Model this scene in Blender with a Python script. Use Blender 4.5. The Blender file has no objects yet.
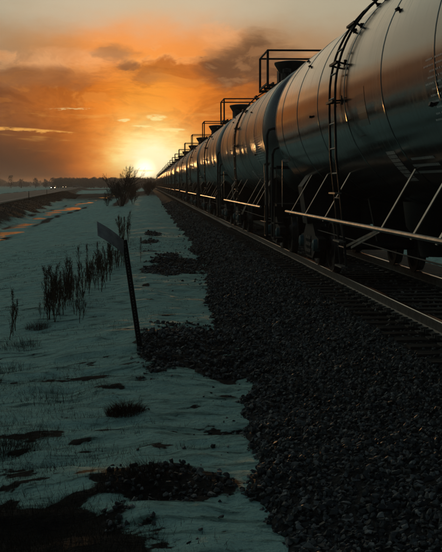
import bpy, bmesh, math, random
import numpy as np
from mathutils import Vector, Matrix

random.seed(7)
RNG = np.random.default_rng(7)
SC = bpy.context.scene
COL = SC.collection
R = math.radians

# ------------------------------------------------------------------ camera
# x: to the right of the track direction, y: along the track towards the sun,
# z: up from the top of the sleepers.
CAM_H = 1.72
cam = bpy.data.cameras.new('camera')
cam.sensor_fit = 'HORIZONTAL'
cam.sensor_width = 24.0
cam.lens = 24.0 * 1150.0 / 442.0
cam.clip_start = 0.1
cam.clip_end = 20000
cam_o = bpy.data.objects.new('camera', cam)
COL.objects.link(cam_o)
cam_o.location = (0, 0, CAM_H)
cam_o.rotation_euler = (R(90 - 4.55), 0, R(-3.62))
SC.camera = cam_o

# ------------------------------------------------------------------ exposure
SC.view_settings.view_transform = 'Standard'
SC.view_settings.look = 'None'
SC.view_settings.exposure = 0.0
SC.view_settings.gamma = 1.0
SC.view_settings.use_curve_mapping = False
SC.render.engine = 'CYCLES'
SC.cycles.use_denoising = True
SC.cycles.max_bounces = 6
SC.cycles.diffuse_bounces = 2
SC.cycles.glossy_bounces = 3
SC.cycles.volume_bounces = 0
SC.cycles.sample_clamp_indirect = 4.0

# ------------------------------------------------------------------ node maths
class NX:
    """A scalar socket with arithmetic that lays down Math nodes."""
    def __init__(s, nt, sock): s.nt, s.s = nt, sock
    def _m(s, op, *others, clamp=False):
        n = s.nt.nodes.new('ShaderNodeMath'); n.operation = op; n.use_clamp = clamp
        for i, v in enumerate((s,) + others):
            if isinstance(v, NX): s.nt.links.new(v.s, n.inputs[i])
            else: n.inputs[i].default_value = v
        return NX(s.nt, n.outputs[0])
    def __add__(s, o): return s._m('ADD', o)
    __radd__ = __add__
    def __sub__(s, o): return s._m('SUBTRACT', o)
    def __rsub__(s, o): return (s * -1.0) + o
    def __mul__(s, o): return s._m('MULTIPLY', o)
    __rmul__ = __mul__
    def __truediv__(s, o): return s._m('DIVIDE', o)
    def pw(s, o): return s._m('POWER', o)
    def ab(s): return s._m('ABSOLUTE')
    def sq(s): return s * s
    def rt(s): return s._m('SQRT')
    def ex(s): return s._m('EXPONENT')
    def cl(s): return s._m('ADD', 0.0, clamp=True)
    def mx(s, o): return s._m('MAXIMUM', o)
    def mn(s, o): return s._m('MINIMUM', o)
    def step(s, a, b):
        """smoothstep from a (0) to b (1); a may be above b"""
        n = s.nt.nodes.new('ShaderNodeMapRange'); n.interpolation_type = 'SMOOTHSTEP'
        s.nt.links.new(s.s, n.inputs[0])
        lo, hi, t0, t1 = (a, b, 0.0, 1.0) if a < b else (b, a, 1.0, 0.0)
        n.inputs[1].default_value, n.inputs[2].default_value = lo, hi
        n.inputs[3].default_value, n.inputs[4].default_value = t0, t1
        return NX(s.nt, n.outputs[0])

def nx_noise(nt, vec, scale, detail=4, rough=0.55, distort=0.0):
    n = nt.nodes.new('ShaderNodeTexNoise')
    n.inputs['Scale'].default_value = scale; n.inputs['Detail'].default_value = detail
    n.inputs['Roughness'].default_value = rough; n.inputs['Distortion'].default_value = distort
    if vec is not None: nt.links.new(vec, n.inputs['Vector'])
    return NX(nt, n.outputs['Fac'])

def nx_comb(nt, *xyz):
    n = nt.nodes.new('ShaderNodeCombineXYZ')
    for i, v in enumerate(xyz):
        if isinstance(v, NX): nt.links.new(v.s, n.inputs[i])
        else: n.inputs[i].default_value = v
    return n.outputs[0]

def nx_mix(nt, fac, a, b, mode='MIX'):
    n = nt.nodes.new('ShaderNodeMix'); n.data_type = 'RGBA'; n.blend_type = mode
    for v, i in ((fac, 0), (a, 6), (b, 7)):
        if isinstance(v, NX): v = v.s
        if isinstance(v, bpy.types.NodeSocket): nt.links.new(v, n.inputs[i])
        elif i == 0: n.inputs[0].default_value = v
        else: n.inputs[i].default_value = tuple(v)[:3] + (1,)
    return n.outputs[2]

def nx_ramp(nt, fac, stops, interp='LINEAR'):
    n = nt.nodes.new('ShaderNodeValToRGB'); cr = n.color_ramp; cr.interpolation = interp
    while len(cr.elements) < len(stops): cr.elements.new(0.5)
    for e, (p, c) in zip(cr.elements, stops):
        e.position = p; e.color = tuple(c)[:3] + (1,)
    nt.links.new(fac.s, n.inputs[0])
    return n.outputs[0]

# ------------------------------------------------------------------ sky
SUN_EL, SUN_AZ = 0.68, -0.15          # degrees; azimuth 0 is the track direction (+y)
SKY = 0.15                             # background strength
def build_sky():
    w = bpy.data.worlds.new('World'); SC.world = w; w.use_nodes = True
    nt = w.node_tree; bg = nt.nodes['Background']; bg.inputs[1].default_value = SKY
    L = nt.links.new
    tc = nt.nodes.new('ShaderNodeTexCoord')
    sep = nt.nodes.new('ShaderNodeSeparateXYZ'); L(tc.outputs['Generated'], sep.inputs[0])
    dx, dy, dz = (NX(nt, sep.outputs[i]) for i in range(3))
    az0 = dx._m('ARCTAN2', dy) * 57.29578
    el0 = dz._m('ARCSINE') * 57.29578
    ni = nt.nodes.new('ShaderNodeTexSky'); ni.sky_type = 'NISHITA'; ni.sun_disc = False
    ni.sun_elevation = R(SUN_EL); ni.sun_rotation = R(SUN_AZ)
    ni.air_density = 1.0; ni.dust_density = 1.6; ni.ozone_density = 1.3
    # warped sky coordinates (degrees), so that every edge is ragged
    wv = nx_comb(nt, az0 * 0.33, el0 * 0.75, 3.1)
    wa = nx_noise(nt, wv, 1.0, 5, 0.6) - 0.5
    wb = nx_noise(nt, nx_comb(nt, az0 * 0.4, el0 * 0.8, 9.7), 1.0, 5, 0.6) - 0.5
    az = az0 + wa * 2.6
    el = el0 + wb * 1.5
    fine = nx_noise(nt, nx_comb(nt, az * 0.9, el * 1.5, 1.3), 1.0, 8, 0.62) - 0.5
    pos = ((az.sq() + 1.0).rt() / 181.0).rt()
    P = lambda a: math.sqrt(math.sqrt(a * a + 1) / 181.0)
    def tab(rows): return nx_ramp(nt, pos, [(P(a), c) for a, c in rows], 'B_SPLINE')
    low = tab([(0, (1.0, .5, .08)), (1.6, (1.05, .32, .03)), (2.6, (.8, .18, .014)), (4.4, (.14, .052, .017)),
               (7.3, (.072, .036, .021)), (20, (.075, .043, .028)), (90, (.03, .034, .036))])
    mid = tab([(0, (1.05, .36, .04)), (2, (1.0, .28, .026)), (4.4, (.56, .15, .02)), (7.3, (.21, .078, .027)),
               (20, (.165, .105, .062)), (90, (.035, .04, .042))])
    top = tab([(0, (.98, .34, .075)), (2.5, (.9, .31, .07)), (4.4, (.56, .26, .095)), (7.3, (.42, .24, .115)), (20, (.34, .3, .215)), (90, (.035, .041, .044))])
    high = tab([(0, (.64, .49, .31)), (3.6, (.62, .5, .34)), (7.3, (.48, .4, .27)), (25, (.3, .31, .235)), (90, (.03, .038, .042))])
    upper = tab([(0, (.40, .45, .35)), (7.3, (.40, .46, .37)), (25, (.36, .43, .36)), (60, (.15, .2, .185)), (90, (.05, .07, .072))])
    c = nx_mix(nt, el.step(0.9, 3.8), low, mid)
    c = nx_mix(nt, el.step(4.4, 7.0), c, top)
    c = nx_mix(nt, el.step(6.5, 8.9), c, high)
    c = nx_mix(nt, el.step(9.5, 22.0), c, upper)
    # cloud texture: one ragged field, read again a little nearer the sun to find its lit flanks
    def field(da, de): return nx_noise(nt, nx_comb(nt, (az0 + da) * 0.36 + wa * .5, (el0 + de) * 0.8 + wb * .5, 2.2), 1.0, 10, 0.6, .5)
    n0, n1 = field(0.0, 0.0), field(0.0, -.42)
    lit = (n0 - n1)
    # bank of cloud whose crest runs along about six degrees
    crest = (nx_noise(nt, nx_comb(nt, az0 * 0.28, 0.0, 5.0), 1.0, 3, 0.5) - 0.5) * 2.2 + 6.15
    d = el0 - crest - (n0 - .5) * 4.2
    bank = d.step(0.22, -0.25)
    heap = bank * d.step(-2.6, -.5)
    c = nx_mix(nt, heap * n0.step(.38, .6) * .5, c, nx_mix(nt, 1.0, c, (.52, .4, .36), 'MULTIPLY'))
    shade = bank * n0.step(.47, .62) * el0.step(1.2, 3.0)
    c = nx_mix(nt, shade * .45, c, nx_mix(nt, 1.0, c, (.45, .37, .36), 'MULTIPLY'))
    rim = d.step(0.4, 0.02) * d.step(-.55, 0.0)
    c = nx_mix(nt, rim * az.ab().step(16, 1.5) * 0.3, c, (1.0, .46, .16))
    c = nx_mix(nt, (lit.step(.03, .14) * bank * az.ab().step(12, 1.0) * el0.step(2.0, 4.0) * .3), c, (1.0, .36, .06))
    c = nx_mix(nt, (lit.step(-.03, -.16) * bank * el0.step(2.0, 4.0) * .35), c, nx_mix(nt, 1.0, c, (.5, .42, .42), 'MULTIPLY'))
    def blob(a, e, ra, re, soft=1.0, k=1.0):
        q = ((az0 + wa * .8 - a) / ra).sq() + ((el0 + wb * .8 - e) / re).sq() - (n0 - .5) * k
        return q.step(1.0 + soft, max(0.0, 1.0 - soft))
    # dark heaped cloud to the right and its lit crest
    c = nx_mix(nt, blob(3.7, 7.0, 1.1, .7, .9, 5.0) * .6, c, (1.0, .44, .17))
    c = nx_mix(nt, blob(5.2, 6.0, 2.2, 1.2, .95, 4.5) * .88, c, (.145, .068, .032))
    c = nx_mix(nt, blob(5.2, 6.0, 2.2, 1.2, .95, 4.5) * lit.step(.0, .12) * .35, c, (.5, .24, .1))
    # small dark puffs
    c = nx_mix(nt, blob(-.85, 5.75, .5, .3, .8, 9.0) * .72, c, (.2, .09, .042))
    c = nx_mix(nt, blob(-1.9, 6.35, .9, .2, .9, 9.0) * .5, c, (.34, .16, .07))
    c = nx_mix(nt, blob(-4.3, 6.1, 3.4, .4, .9, 5.5) * .4, c, (.95, .46, .2))
    c = nx_mix(nt, blob(-4.4, 5.35, 3.6, .55, .9, 6.0) * .5, c, (.34, .14, .05))
    c = nx_mix(nt, blob(-1.3, 6.3, 1.2, .35, .9, 8.0) * .5, c, (.4, .17, .06))
    # bright gaps low over the horizon, drawn out sideways
    fine2 = nx_noise(nt, nx_comb(nt, az0 * 1.6, el0 * 5.0, 4.4), 1.0, 5, 0.6) - .5
    st = nx_noise(nt, nx_comb(nt, az0 * 0.32, el0 * 3.0 + az0 * .12, 6.6), 1.0, 7, 0.6).step(0.55, 0.7)
    st = st * el0.step(1.2, 2.0) * el0.step(4.0, 3.2) * az0.ab().step(14, 1.0)
    c = nx_mix(nt, st * .3, c, (1.0, .5, .11))
    q = ((az0 + 6.1) / 1.8).sq() + ((el0 - 2.66 + (az0 + 5.9) * .05 + fine2 * .3) / .075).sq() - fine2 * 7.0
    c = nx_mix(nt, q.step(2.0, .0) * .75, c, (1.0, .47, .1))
    for a, e, ra, re in ((.42, 3.3, .42, .12), (-1.05, 3.15, .3, .07), (-.35, 2.85, .5, .06), (1.1, 2.72, .6, .05), (-3.6, 3.7, .9, .03)):
        q = ((az0 - a) / ra).sq() + ((el0 + fine2 * .3 - e) / re).sq() - fine2 * 8.0
        c = nx_mix(nt, q.step(2.2, .0) * (.9 if abs(a) < 2 else .4), c, (1.0, .8, .34))
    # glow round the sun
    q = ((az0 + wa * 1.4 - .3) / 1.85).sq() + ((el0 + wb * 1.0 - 1.4) / 1.45).sq() - fine2 * 1.6
    c = nx_mix(nt, ((q * -1.0).ex() * 1.6).cl(), c, (1.1, .78, .23))
    q = ((az0 + wa * .8 - .25) / 1.15).sq() + ((el0 + wb * .5 - 1.25) / 1.0).sq() - fine2 * 1.2
    c = nx_mix(nt, ((q * -1.0).ex() * 1.3).cl(), c, (1.25, 1.05, .62))
    # sun itself, its foot lost in the murk over the horizon and a bar of cloud across it
    q = ((az0 - SUN_AZ).sq() + (el0 - SUN_EL).sq()).rt()
    c = nx_mix(nt, q.step(.75, .0) * el0.step(.2, .45), c, (2.2, 1.9, 1.3))
    q = ((az0 - SUN_AZ + .05) / .5).sq() + ((el0 - .68) / .05).sq()
    c = nx_mix(nt, q.step(1.6, .2) * .5, c, (1.0, .72, .2))
    murk = el0.step(.45, .08) * az0.ab().step(9, 1.5)
    c = nx_mix(nt, murk * .85, c, (.85, .26, .035))
    # the table gives way to the clear sky above
    sc_ = nt.nodes.new('ShaderNodeVectorMath'); sc_.operation = 'SCALE'
    L(c, sc_.inputs[0]); sc_.inputs['Scale'].default_value = 1.0 / SKY
    fac = el0.step(16.0, 50.0)
    L(nx_mix(nt, fac, sc_.outputs[0], ni.outputs[0]), bg.inputs[0])
    w.cycles.sampling_method = 'MANUAL'; w.cycles.sample_map_resolution = 1024
build_sky()

# the low sun, straight down the line
sun = bpy.data.lights.new('sun', 'SUN'); sun.energy = .95; sun.angle = R(.7); sun.color = (1.0, .5, .18)
sun_o = bpy.data.objects.new('sun', sun); COL.objects.link(sun_o)
_d = Vector((math.sin(R(SUN_AZ)) * math.cos(R(SUN_EL)), math.cos(R(SUN_AZ)) * math.cos(R(SUN_EL)), math.sin(R(SUN_EL))))
sun_o.rotation_euler = _d.to_track_quat('Z', 'Y').to_euler()
sun_o.location = (0, 60, 30)

# ------------------------------------------------------------------ mesh helpers
class MB:
    """Collects boxes, bars, tubes and lathed shapes; build() links them as one mesh object."""
    def __init__(s): s.v, s.f, s.m = [], [], []
    def add(s, vs, fs, mi=0):
        o = len(s.v); s.v += [tuple(p) for p in vs]
        s.f += [tuple(i + o for i in f) for f in fs]; s.m += [mi] * len(fs); return s
    def box(s, c, size, rot=None, mi=0):
        hx, hy, hz = (k / 2 for k in size)
        vs = [Vector((x, y, z)) for x in (-hx, hx) for y in (-hy, hy) for z in (-hz, hz)]
        if rot is not None: vs = [rot @ p for p in vs]
        c = Vector(c)
        return s.add([p + c for p in vs], [(0, 1, 3, 2), (4, 6, 7, 5), (0, 4, 5, 1), (2, 3, 7, 6), (0, 2, 6, 4), (1, 5, 7, 3)], mi)
    def bar(s, p0, p1, w, h, up=(0, 0, 1), mi=0):
        p0, p1 = Vector(p0), Vector(p1); d = (p1 - p0); L = d.length; d.normalize()
        u = Vector(up)
        if abs(d.dot(u)) > .98: u = Vector((0, 1, 0))
        a = d.cross(u).normalized(); b = a.cross(d).normalized()
        return s.box((p0 + p1) / 2, (w, L, h), Matrix((a, d, b)).transposed(), mi)
    def tube(s, pts, r, seg=8, caps=True, mi=0):
        pts = [Vector(p) for p in pts]; n = len(pts)
        rs = r if isinstance(r, (list, tuple)) else [r] * n
        t0 = (pts[1] - pts[0]).normalized()
        ref = Vector((0, 0, 1)) if abs(t0.z) < .9 else Vector((1, 0, 0))
        a = t0.cross(ref).normalized(); vs, fs = [], []
        for i, p in enumerate(pts):
            t = (pts[min(i + 1, n - 1)] - pts[max(i - 1, 0)]).normalized()
            a = (a - t * a.dot(t)).normalized(); b = t.cross(a)
            for k in range(seg):
                q = 2 * math.pi * k / seg
                vs.append(p + (a * math.cos(q) + b * math.sin(q)) * rs[i])
        for i in range(n - 1):
            for k in range(seg):
                k2 = (k + 1) % seg
                fs.append((i * seg + k, i * seg + k2, (i + 1) * seg + k2, (i + 1) * seg + k))
        if caps: fs += [tuple(range(seg))[::-1], tuple(range((n - 1) * seg, n * seg))]
        return s.add(vs, fs, mi)
    def lathe(s, prof, c=(0, 0, 0), axis='z', seg=24, mi=0, a0=0.0, a1=2 * math.pi):
        """prof: (radius, along) pairs"""
        c = Vector(c); vs, fs = [], []; full = abs(a1 - a0 - 2 * math.pi) < 1e-6
        m = seg if full else seg + 1
        for r, h in prof:
            for k in range(m):
                q = a0 + (a1 - a0) * k / seg; x, y = r * math.cos(q), r * math.sin(q)
                p = {'z': (x, y, h), 'y': (x, h, y), 'x': (h, x, y)}[axis]
                vs.append(c + Vector(p))
        for i in range(len(prof) - 1):
            for k in range(seg):
                k2 = (k + 1) % m
                fs.append((i * m + k, i * m + k2, (i + 1) * m + k2, (i + 1) * m + k))
        if full:
            if prof[0][0] > 1e-5: fs.append(tuple(range(m))[::-1])
            if prof[-1][0] > 1e-5: fs.append(tuple(range((len(prof) - 1) * m, len(prof) * m)))
        return s.add(vs, fs, mi)
    def prism(s, poly, y0, y1, axis='y', mi=0):
        """poly in the plane across the axis: (x,z) for y, (y,z) for x"""
        n = len(poly)
        f = (lambda p, h: (p[0], h, p[1])) if axis == 'y' else (lambda p, h: (h, p[0], p[1]))
        vs = [f(p, y0) for p in poly] + [f(p, y1) for p in poly]
        fs = [tuple(range(n)), tuple(range(n, 2 * n))[::-1]] + [(i, i + n, (i + 1) % n + n, (i + 1) % n) for i in range(n)]
        return s.add(vs, fs, mi)
    def mesh(s, name, mats, smooth=False, fix=True):
        me = bpy.data.meshes.new(name); me.from_pydata(s.v, [], s.f)
        for m in (mats if isinstance(mats, (list, tuple)) else [mats]): me.materials.append(m)
        if any(s.m): me.polygons.foreach_set('material_index', s.m)
        if fix:
            bm = bmesh.new(); bm.from_mesh(me); bmesh.ops.recalc_face_normals(bm, faces=bm.faces); bm.to_mesh(me); bm.free()
        if smooth:
            me.polygons.foreach_set('use_smooth', [True] * len(me.polygons))
            try: me.set_sharp_from_angle(angle=R(40))
            except Exception: pass
        me.update(); return me
    def build(s, name, mats, parent=None, smooth=False, fix=True):
        return link(name, s.mesh(name, mats, smooth, fix), parent)

def link(name, data, parent=None, loc=None):
    o = bpy.data.objects.new(name, data); COL.objects.link(o); o.parent = parent
    if loc is not None: o.location = loc
    return o
def tag(o, label=None, cat=None, group=None, kind=None):
    for k, v in (('label', label), ('category', cat), ('group', group), ('kind', kind)):
        if v: o[k] = v
    return o
def empty(name, loc, label=None, cat=None, group=None, rz=0.0):
    o = link(name, None, None, loc); o.rotation_euler.z = rz; o.empty_display_size = .2
    return tag(o, label, cat, group)
def copy_tree(o, parent=None):
    c = o.copy(); COL.objects.link(c); c.parent = parent
    for ch in KIDS.get(o.name, ()): copy_tree(ch, c)
    return c
KIDS = {}
def index_kids(o):
    KIDS[o.name] = list(o.children)
    for c in o.children: index_kids(c)
def bulk(name, verts, faces, mats, parent=None, smooth=False, k=3):
    """big mesh from numpy arrays; faces (n,k)"""
    me = bpy.data.meshes.new(name); nv, nf = len(verts), len(faces)
    me.vertices.add(nv); me.vertices.foreach_set('co', np.asarray(verts, np.float32).ravel())
    me.loops.add(nf * k); me.loops.foreach_set('vertex_index', np.asarray(faces, np.int32).ravel())
    me.polygons.add(nf); me.polygons.foreach_set('loop_start', np.arange(0, nf * k, k, dtype=np.int32))
    me.polygons.foreach_set('use_smooth', np.full(nf, smooth))
    for m in (mats if isinstance(mats, (list, tuple)) else [mats]): me.materials.append(m)
    me.update(calc_edges=True); me.validate()
    return link(name, me, parent)

# value noise on arrays
def vnoise(x, y, seed=0):
    xi, yi = np.floor(x).astype(np.int64), np.floor(y).astype(np.int64); fx, fy = x - xi, y - yi
    fx, fy = fx * fx * (3 - 2 * fx), fy * fy * (3 - 2 * fy)
    def h(a, b):
        n = (a * 374761393 + b * 668265263 + seed * 1442695041) & 0x7fffffff
        n = ((n ^ (n >> 13)) * 1274126177) & 0x7fffffff
        return ((n ^ (n >> 16)) & 0xffff) / 65535.0
    return (h(xi, yi) * (1 - fx) + h(xi + 1, yi) * fx) * (1 - fy) + (h(xi, yi + 1) * (1 - fx) + h(xi + 1, yi + 1) * fx) * fy
def fbm(x, y, seed=0, oct=4, gain=.5):
    t, a, n = 0, 1.0, 0
    for i in range(oct):
        t = t + a * vnoise(x * 2 ** i + 17.3 * i, y * 2 ** i - 9.1 * i, seed + i); n += a; a *= gain
    return t / n - .5
def sstep(a, b, x):
    t = np.clip((x - a) / (b - a), 0, 1); return t * t * (3 - 2 * t)

# ------------------------------------------------------------------ materials
def mat_base(name):
    m = bpy.data.materials.new(name); m.use_nodes = True
    nt = m.node_tree; return m, nt, nt.nodes['Principled BSDF']
def mat(name, c0, c1=None, rough=.6, r1=None, metal=0.0, scale=6.0, bump=0.0, bscale=None, spec=.5, coords='Object', detail=5):
    """two colours blended by noise, noisy roughness, fine relief"""
    m, nt, p = mat_base(name); L = nt.links.new
    tc = nt.nodes.new('ShaderNodeTexCoord'); v = tc.outputs[coords]
    n = nx_noise(nt, v, scale, detail, .6)
    L(nx_mix(nt, n.step(.3, .7), c0, c1 or c0), p.inputs['Base Color'])
    if r1 is not None: L((n * (r1 - rough) + rough).s, p.inputs['Roughness'])
    else: p.inputs['Roughness'].default_value = rough
    p.inputs['Metallic'].default_value = metal
    p.inputs['Specular IOR Level'].default_value = spec
    if bump:
        b = nt.nodes.new('ShaderNodeBump'); b.inputs['Strength'].default_value = 1.0; b.inputs['Distance'].default_value = bump
        L(nx_noise(nt, v, bscale or scale * 4, 4, .6).s, b.inputs['Height']); L(b.outputs[0], p.inputs['Normal'])
    return m

def mat_tank(name='tank_paint', dull=0.0):
    # gloss black tank paint: long shallow waves in the plate, road film, a few runs
    m, nt, p = mat_base(name); L = nt.links.new
    tc = nt.nodes.new('ShaderNodeTexCoord'); v = tc.outputs['Object']
    mp = nt.nodes.new('ShaderNodeMapping'); L(v, mp.inputs[0]); mp.inputs['Scale'].default_value = (1.0, 3.5, .35)
    runs = nx_noise(nt, mp.outputs[0], 3.0, 6, .65)
    film = nx_noise(nt, v, 1.1, 5, .6)
    oi = nt.nodes.new('ShaderNodeObjectInfo'); rnd = NX(nt, oi.outputs['Random'])
    col = nx_mix(nt, (runs.step(.45, .75) * .55 + film.step(.5, .8) * .45).cl(), (.016 + dull * .05, .019 + dull * .04, .018 + dull * .03), (.075 + dull * .05, .068 + dull * .03, .056 + dull * .015))
    L(col, p.inputs['Base Color'])
    L((runs.step(.42, .8) * .14 + film * .06 + rnd * (.03 + dull * .15) + .075 + dull * .26).s, p.inputs['Roughness'])
    p.inputs['Specular IOR Level'].default_value = .75; p.inputs['IOR'].default_value = 2.1
    mp2 = nt.nodes.new('ShaderNodeMapping'); L(v, mp2.inputs[0]); mp2.inputs['Scale'].default_value = (1, .55, 1)
    b = nt.nodes.new('ShaderNodeBump'); b.inputs['Strength'].default_value = 1.0; b.inputs['Distance'].default_value = .008 + dull * .006
    L(nx_noise(nt, mp2.outputs[0], 1.0, 2, .45).s, b.inputs['Height'])
    b2 = nt.nodes.new('ShaderNodeBump'); b2.inputs['Strength'].default_value = .5; b2.inputs['Distance'].default_value = .0006
    L(nx_noise(nt, v, 60.0, 3, .6).s, b2.inputs['Height']); L(b.outputs[0], b2.inputs['Normal'])
    L(b2.outputs[0], p.inputs['Normal'])
    return m

def mat_ground():
    m, nt, p = mat_base('snowy_ground'); L = nt.links.new
    at = nt.nodes.new('ShaderNodeAttribute'); at.attribute_name = 'snow'; cov = NX(nt, at.outputs['Fac'])
    geo = nt.nodes.new('ShaderNodeNewGeometry'); v = geo.outputs['Position']
    big = nx_noise(nt, v, .35, 5, .55); med = nx_noise(nt, v, 3.2, 5, .62); fin = nx_noise(nt, v, 26.0, 4, .65)
    mp = nt.nodes.new('ShaderNodeMapping'); L(v, mp.inputs[0]); mp.inputs['Scale'].default_value = (.8, 2.6, 1); mp.inputs['Rotation'].default_value = (0, 0, .35)
    wind = nx_noise(nt, mp.outputs[0], 2.3, 7, .66, .6)
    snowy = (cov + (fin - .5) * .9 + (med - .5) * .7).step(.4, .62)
    dirt_relief = (wind.step(.5, .63) * .6 + fin.step(.53, .68) * .35 + med.step(.53, .66) * .2 + (1.0 - cov) * .6).cl()  # dirt, plus the crust's weak relief shading put into the colour
    mp3 = nt.nodes.new('ShaderNodeMapping'); L(v, mp3.inputs[0]); mp3.inputs['Scale'].default_value = (1, 1.7, 1)
    speck = nx_noise(nt, mp3.outputs[0], 11.0, 6, .72).step(.6, .7) * big.step(.35, .6)
    snow_c = nx_mix(nt, dirt_relief, (.62, 1.0, .84), (.085, .19, .16))
    snow_c = nx_mix(nt, speck * .75, snow_c, (.05, .06, .05))
    soil_c = nx_mix(nt, fin.step(.35, .7), (.008, .008, .0075), (.024, .022, .019))
    far = nt.nodes.new('ShaderNodeSeparateXYZ'); L(v, far.inputs[0])
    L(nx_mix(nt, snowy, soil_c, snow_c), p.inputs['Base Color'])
    p.inputs['Roughness'].default_value = .8; p.inputs['Specular IOR Level'].default_value = .12
    b = nt.nodes.new('ShaderNodeBump'); b.inputs['Strength'].default_value = 1.0; b.inputs['Distance'].default_value = .15
    L((wind * .8 + med * .4 + fin * .3).s, b.inputs['Height']); L(b.outputs[0], p.inputs['Normal'])
    return m

def mat_stone():
    m, nt, p = mat_base('ballast_stone'); L = nt.links.new
    geo = nt.nodes.new('ShaderNodeNewGeometry'); rnd = NX(nt, geo.outputs['Random Per Island'])
    n = nx_noise(nt, geo.outputs['Position'], 45.0, 4, .6)
    c = nx_ramp(nt, rnd, [(0, (.02, .023, .022)), (.35, (.055, .062, .058)), (.65, (.12, .13, .12)), (.88, (.25, .265, .24)), (.96, (.38, .38, .34)), (1, (.2, .15, .11))])
    c = nx_mix(nt, n.step(.35, .7) * .5, c, (.03, .03, .03))
    L(c, p.inputs['Base Color']); p.inputs['Roughness'].default_value = .62; p.inputs['Specular IOR Level'].default_value = .4
    return m

M = dict(
    tank=mat_tank(), tank_dull=mat_tank('weathered_tank_paint', .5), ground=mat_ground(), stone=mat_stone(),
    bed=mat('ballast_bed', (.008, .009, .009), (.03, .03, .028), .85, scale=30, bump=.03, bscale=22, coords='Object', spec=.2),
    steel=mat('dark_underframe', (.012, .012, .012), (.035, .028, .022), .45, .75, 0.0, 5, .002, 40),
    rail_side=mat('rusty_rail', (.085, .088, .078), (.19, .195, .175), .42, .6, .35, 9, .001, 60),
    rail_top=mat('polished_rail_top', (.45, .43, .41), (.33, .31, .29), .16, .3, 1.0, 3),
    grab=mat('worn_handrail', (.05, .05, .05), (.13, .11, .09), .3, .45, .6, 8),
    bracket=mat('galvanised_bracket', (.42, .41, .38), (.24, .22, .19), .3, .48, .85, 6),
    wheel=mat('wheel_steel', (.045, .035, .03), (.1, .085, .075), .38, .6, .6, 8),
    tread=mat('wheel_tread', (.3, .29, .28), (.22, .21, .2), .22, .35, 1.0, 6),
    cap=mat('bearing_cap_paint', (.08, .2, .21), (.05, .1, .105), .4, .6, .1, 8),
    stencil=mat('stencil_paint', (.85, .85, .82), (.65, .65, .62), .14, .2, 0, 18),
    panel=mat('data_panel_paint', (.8, .72, .66), (.5, .45, .41), .16, .25, 0, 14),
    patch=mat('painted_reflection', (.045, .034, .026), (.03, .026, .022), .17, .2, 0, 8),  # brown tone of a reflection in the tank side, painted on
    tie=mat('creosoted_timber', (.022, .018, .015), (.06, .05, .042), .8, None, 0, 9, .008, 30, .25),
    wet_timber=mat('wet_black_timber', (.008, .0075, .007), (.02, .018, .016), .9, None, 0, 9, .008, 30, .1),
    asphalt=mat('asphalt', (.045, .045, .046), (.07, .07, .07), .6, .8, 0, 2, .004, 40),
    line=mat('road_paint', (.6, .6, .58), (.4, .4, .38), .6, None, 0, 3),
    sign=mat('sign_back_aluminium', (.42, .42, .4), (.27, .27, .26), .38, .55, .6, 9),
    post=mat('sign_post_steel', (.03, .028, .026), (.07, .06, .05), .5, .7, .4, 14),
    weed=mat('dry_weed', (.055, .036, .025), (.15, .095, .06), .85, None, 0, 20, 0, None, .1),
    weed_red=mat('russet_grass', (.075, .034, .024), (.12, .065, .04), .85, None, 0, 20, 0, None, .1),
    straw=mat('dead_grass', (.03, .024, .017), (.08, .06, .04), .85, None, 0, 12, 0, None, .1),
    bark=mat('bare_bark', (.028, .02, .015), (.06, .045, .034), .85, None, 0, 10, 0, None, .15),
    rubber=mat('rubber', (.015, .015, .015), (.025, .025, .025), .8, None, 0, 8),
    car_a=mat('grey_car_paint', (.1, .1, .11), (.09, .09, .1), .25, None, .2, 4),
    car_b=mat('dark_car_paint', (.02, .022, .028), (.018, .02, .025), .25, None, .1, 4),
    glass=mat('car_glass', (.015, .016, .018), (.012, .013, .014), .06, None, 0, 4),
)
def mat_lamp(name, c, e):
    m, nt, p = mat_base(name)
    p.inputs['Base Color'].default_value = tuple(c) + (1,)
    p.inputs['Emission Color'].default_value = tuple(c) + (1,); p.inputs['Emission Strength'].default_value = e
    return m
M['headlamp'] = mat_lamp('lit_headlamp', (1.0, .84, .5), 14.0)
M['dim_lamp'] = mat_lamp('dim_headlamp', (1.0, .72, .38), 3.0)
def mat_water():
    m, nt, p = mat_base('melt_water'); L = nt.links.new
    p.inputs['Base Color'].default_value = (.012, .014, .014, 1); p.inputs['Roughness'].default_value = .06
    p.inputs['IOR'].default_value = 1.33
    geo = nt.nodes.new('ShaderNodeNewGeometry'); b = nt.nodes.new('ShaderNodeBump')
    b.inputs['Strength'].default_value = .25; b.inputs['Distance'].default_value = .01
    L(nx_noise(nt, geo.outputs['Position'], 1.6, 3, .5).s, b.inputs['Height']); L(b.outputs[0], p.inputs['Normal'])
    return m
M['water'] = mat_water()
for _k in ('stencil', 'panel', 'patch'): M[_k].node_tree.nodes['Principled BSDF'].inputs['IOR'].default_value = 2.0

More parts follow.
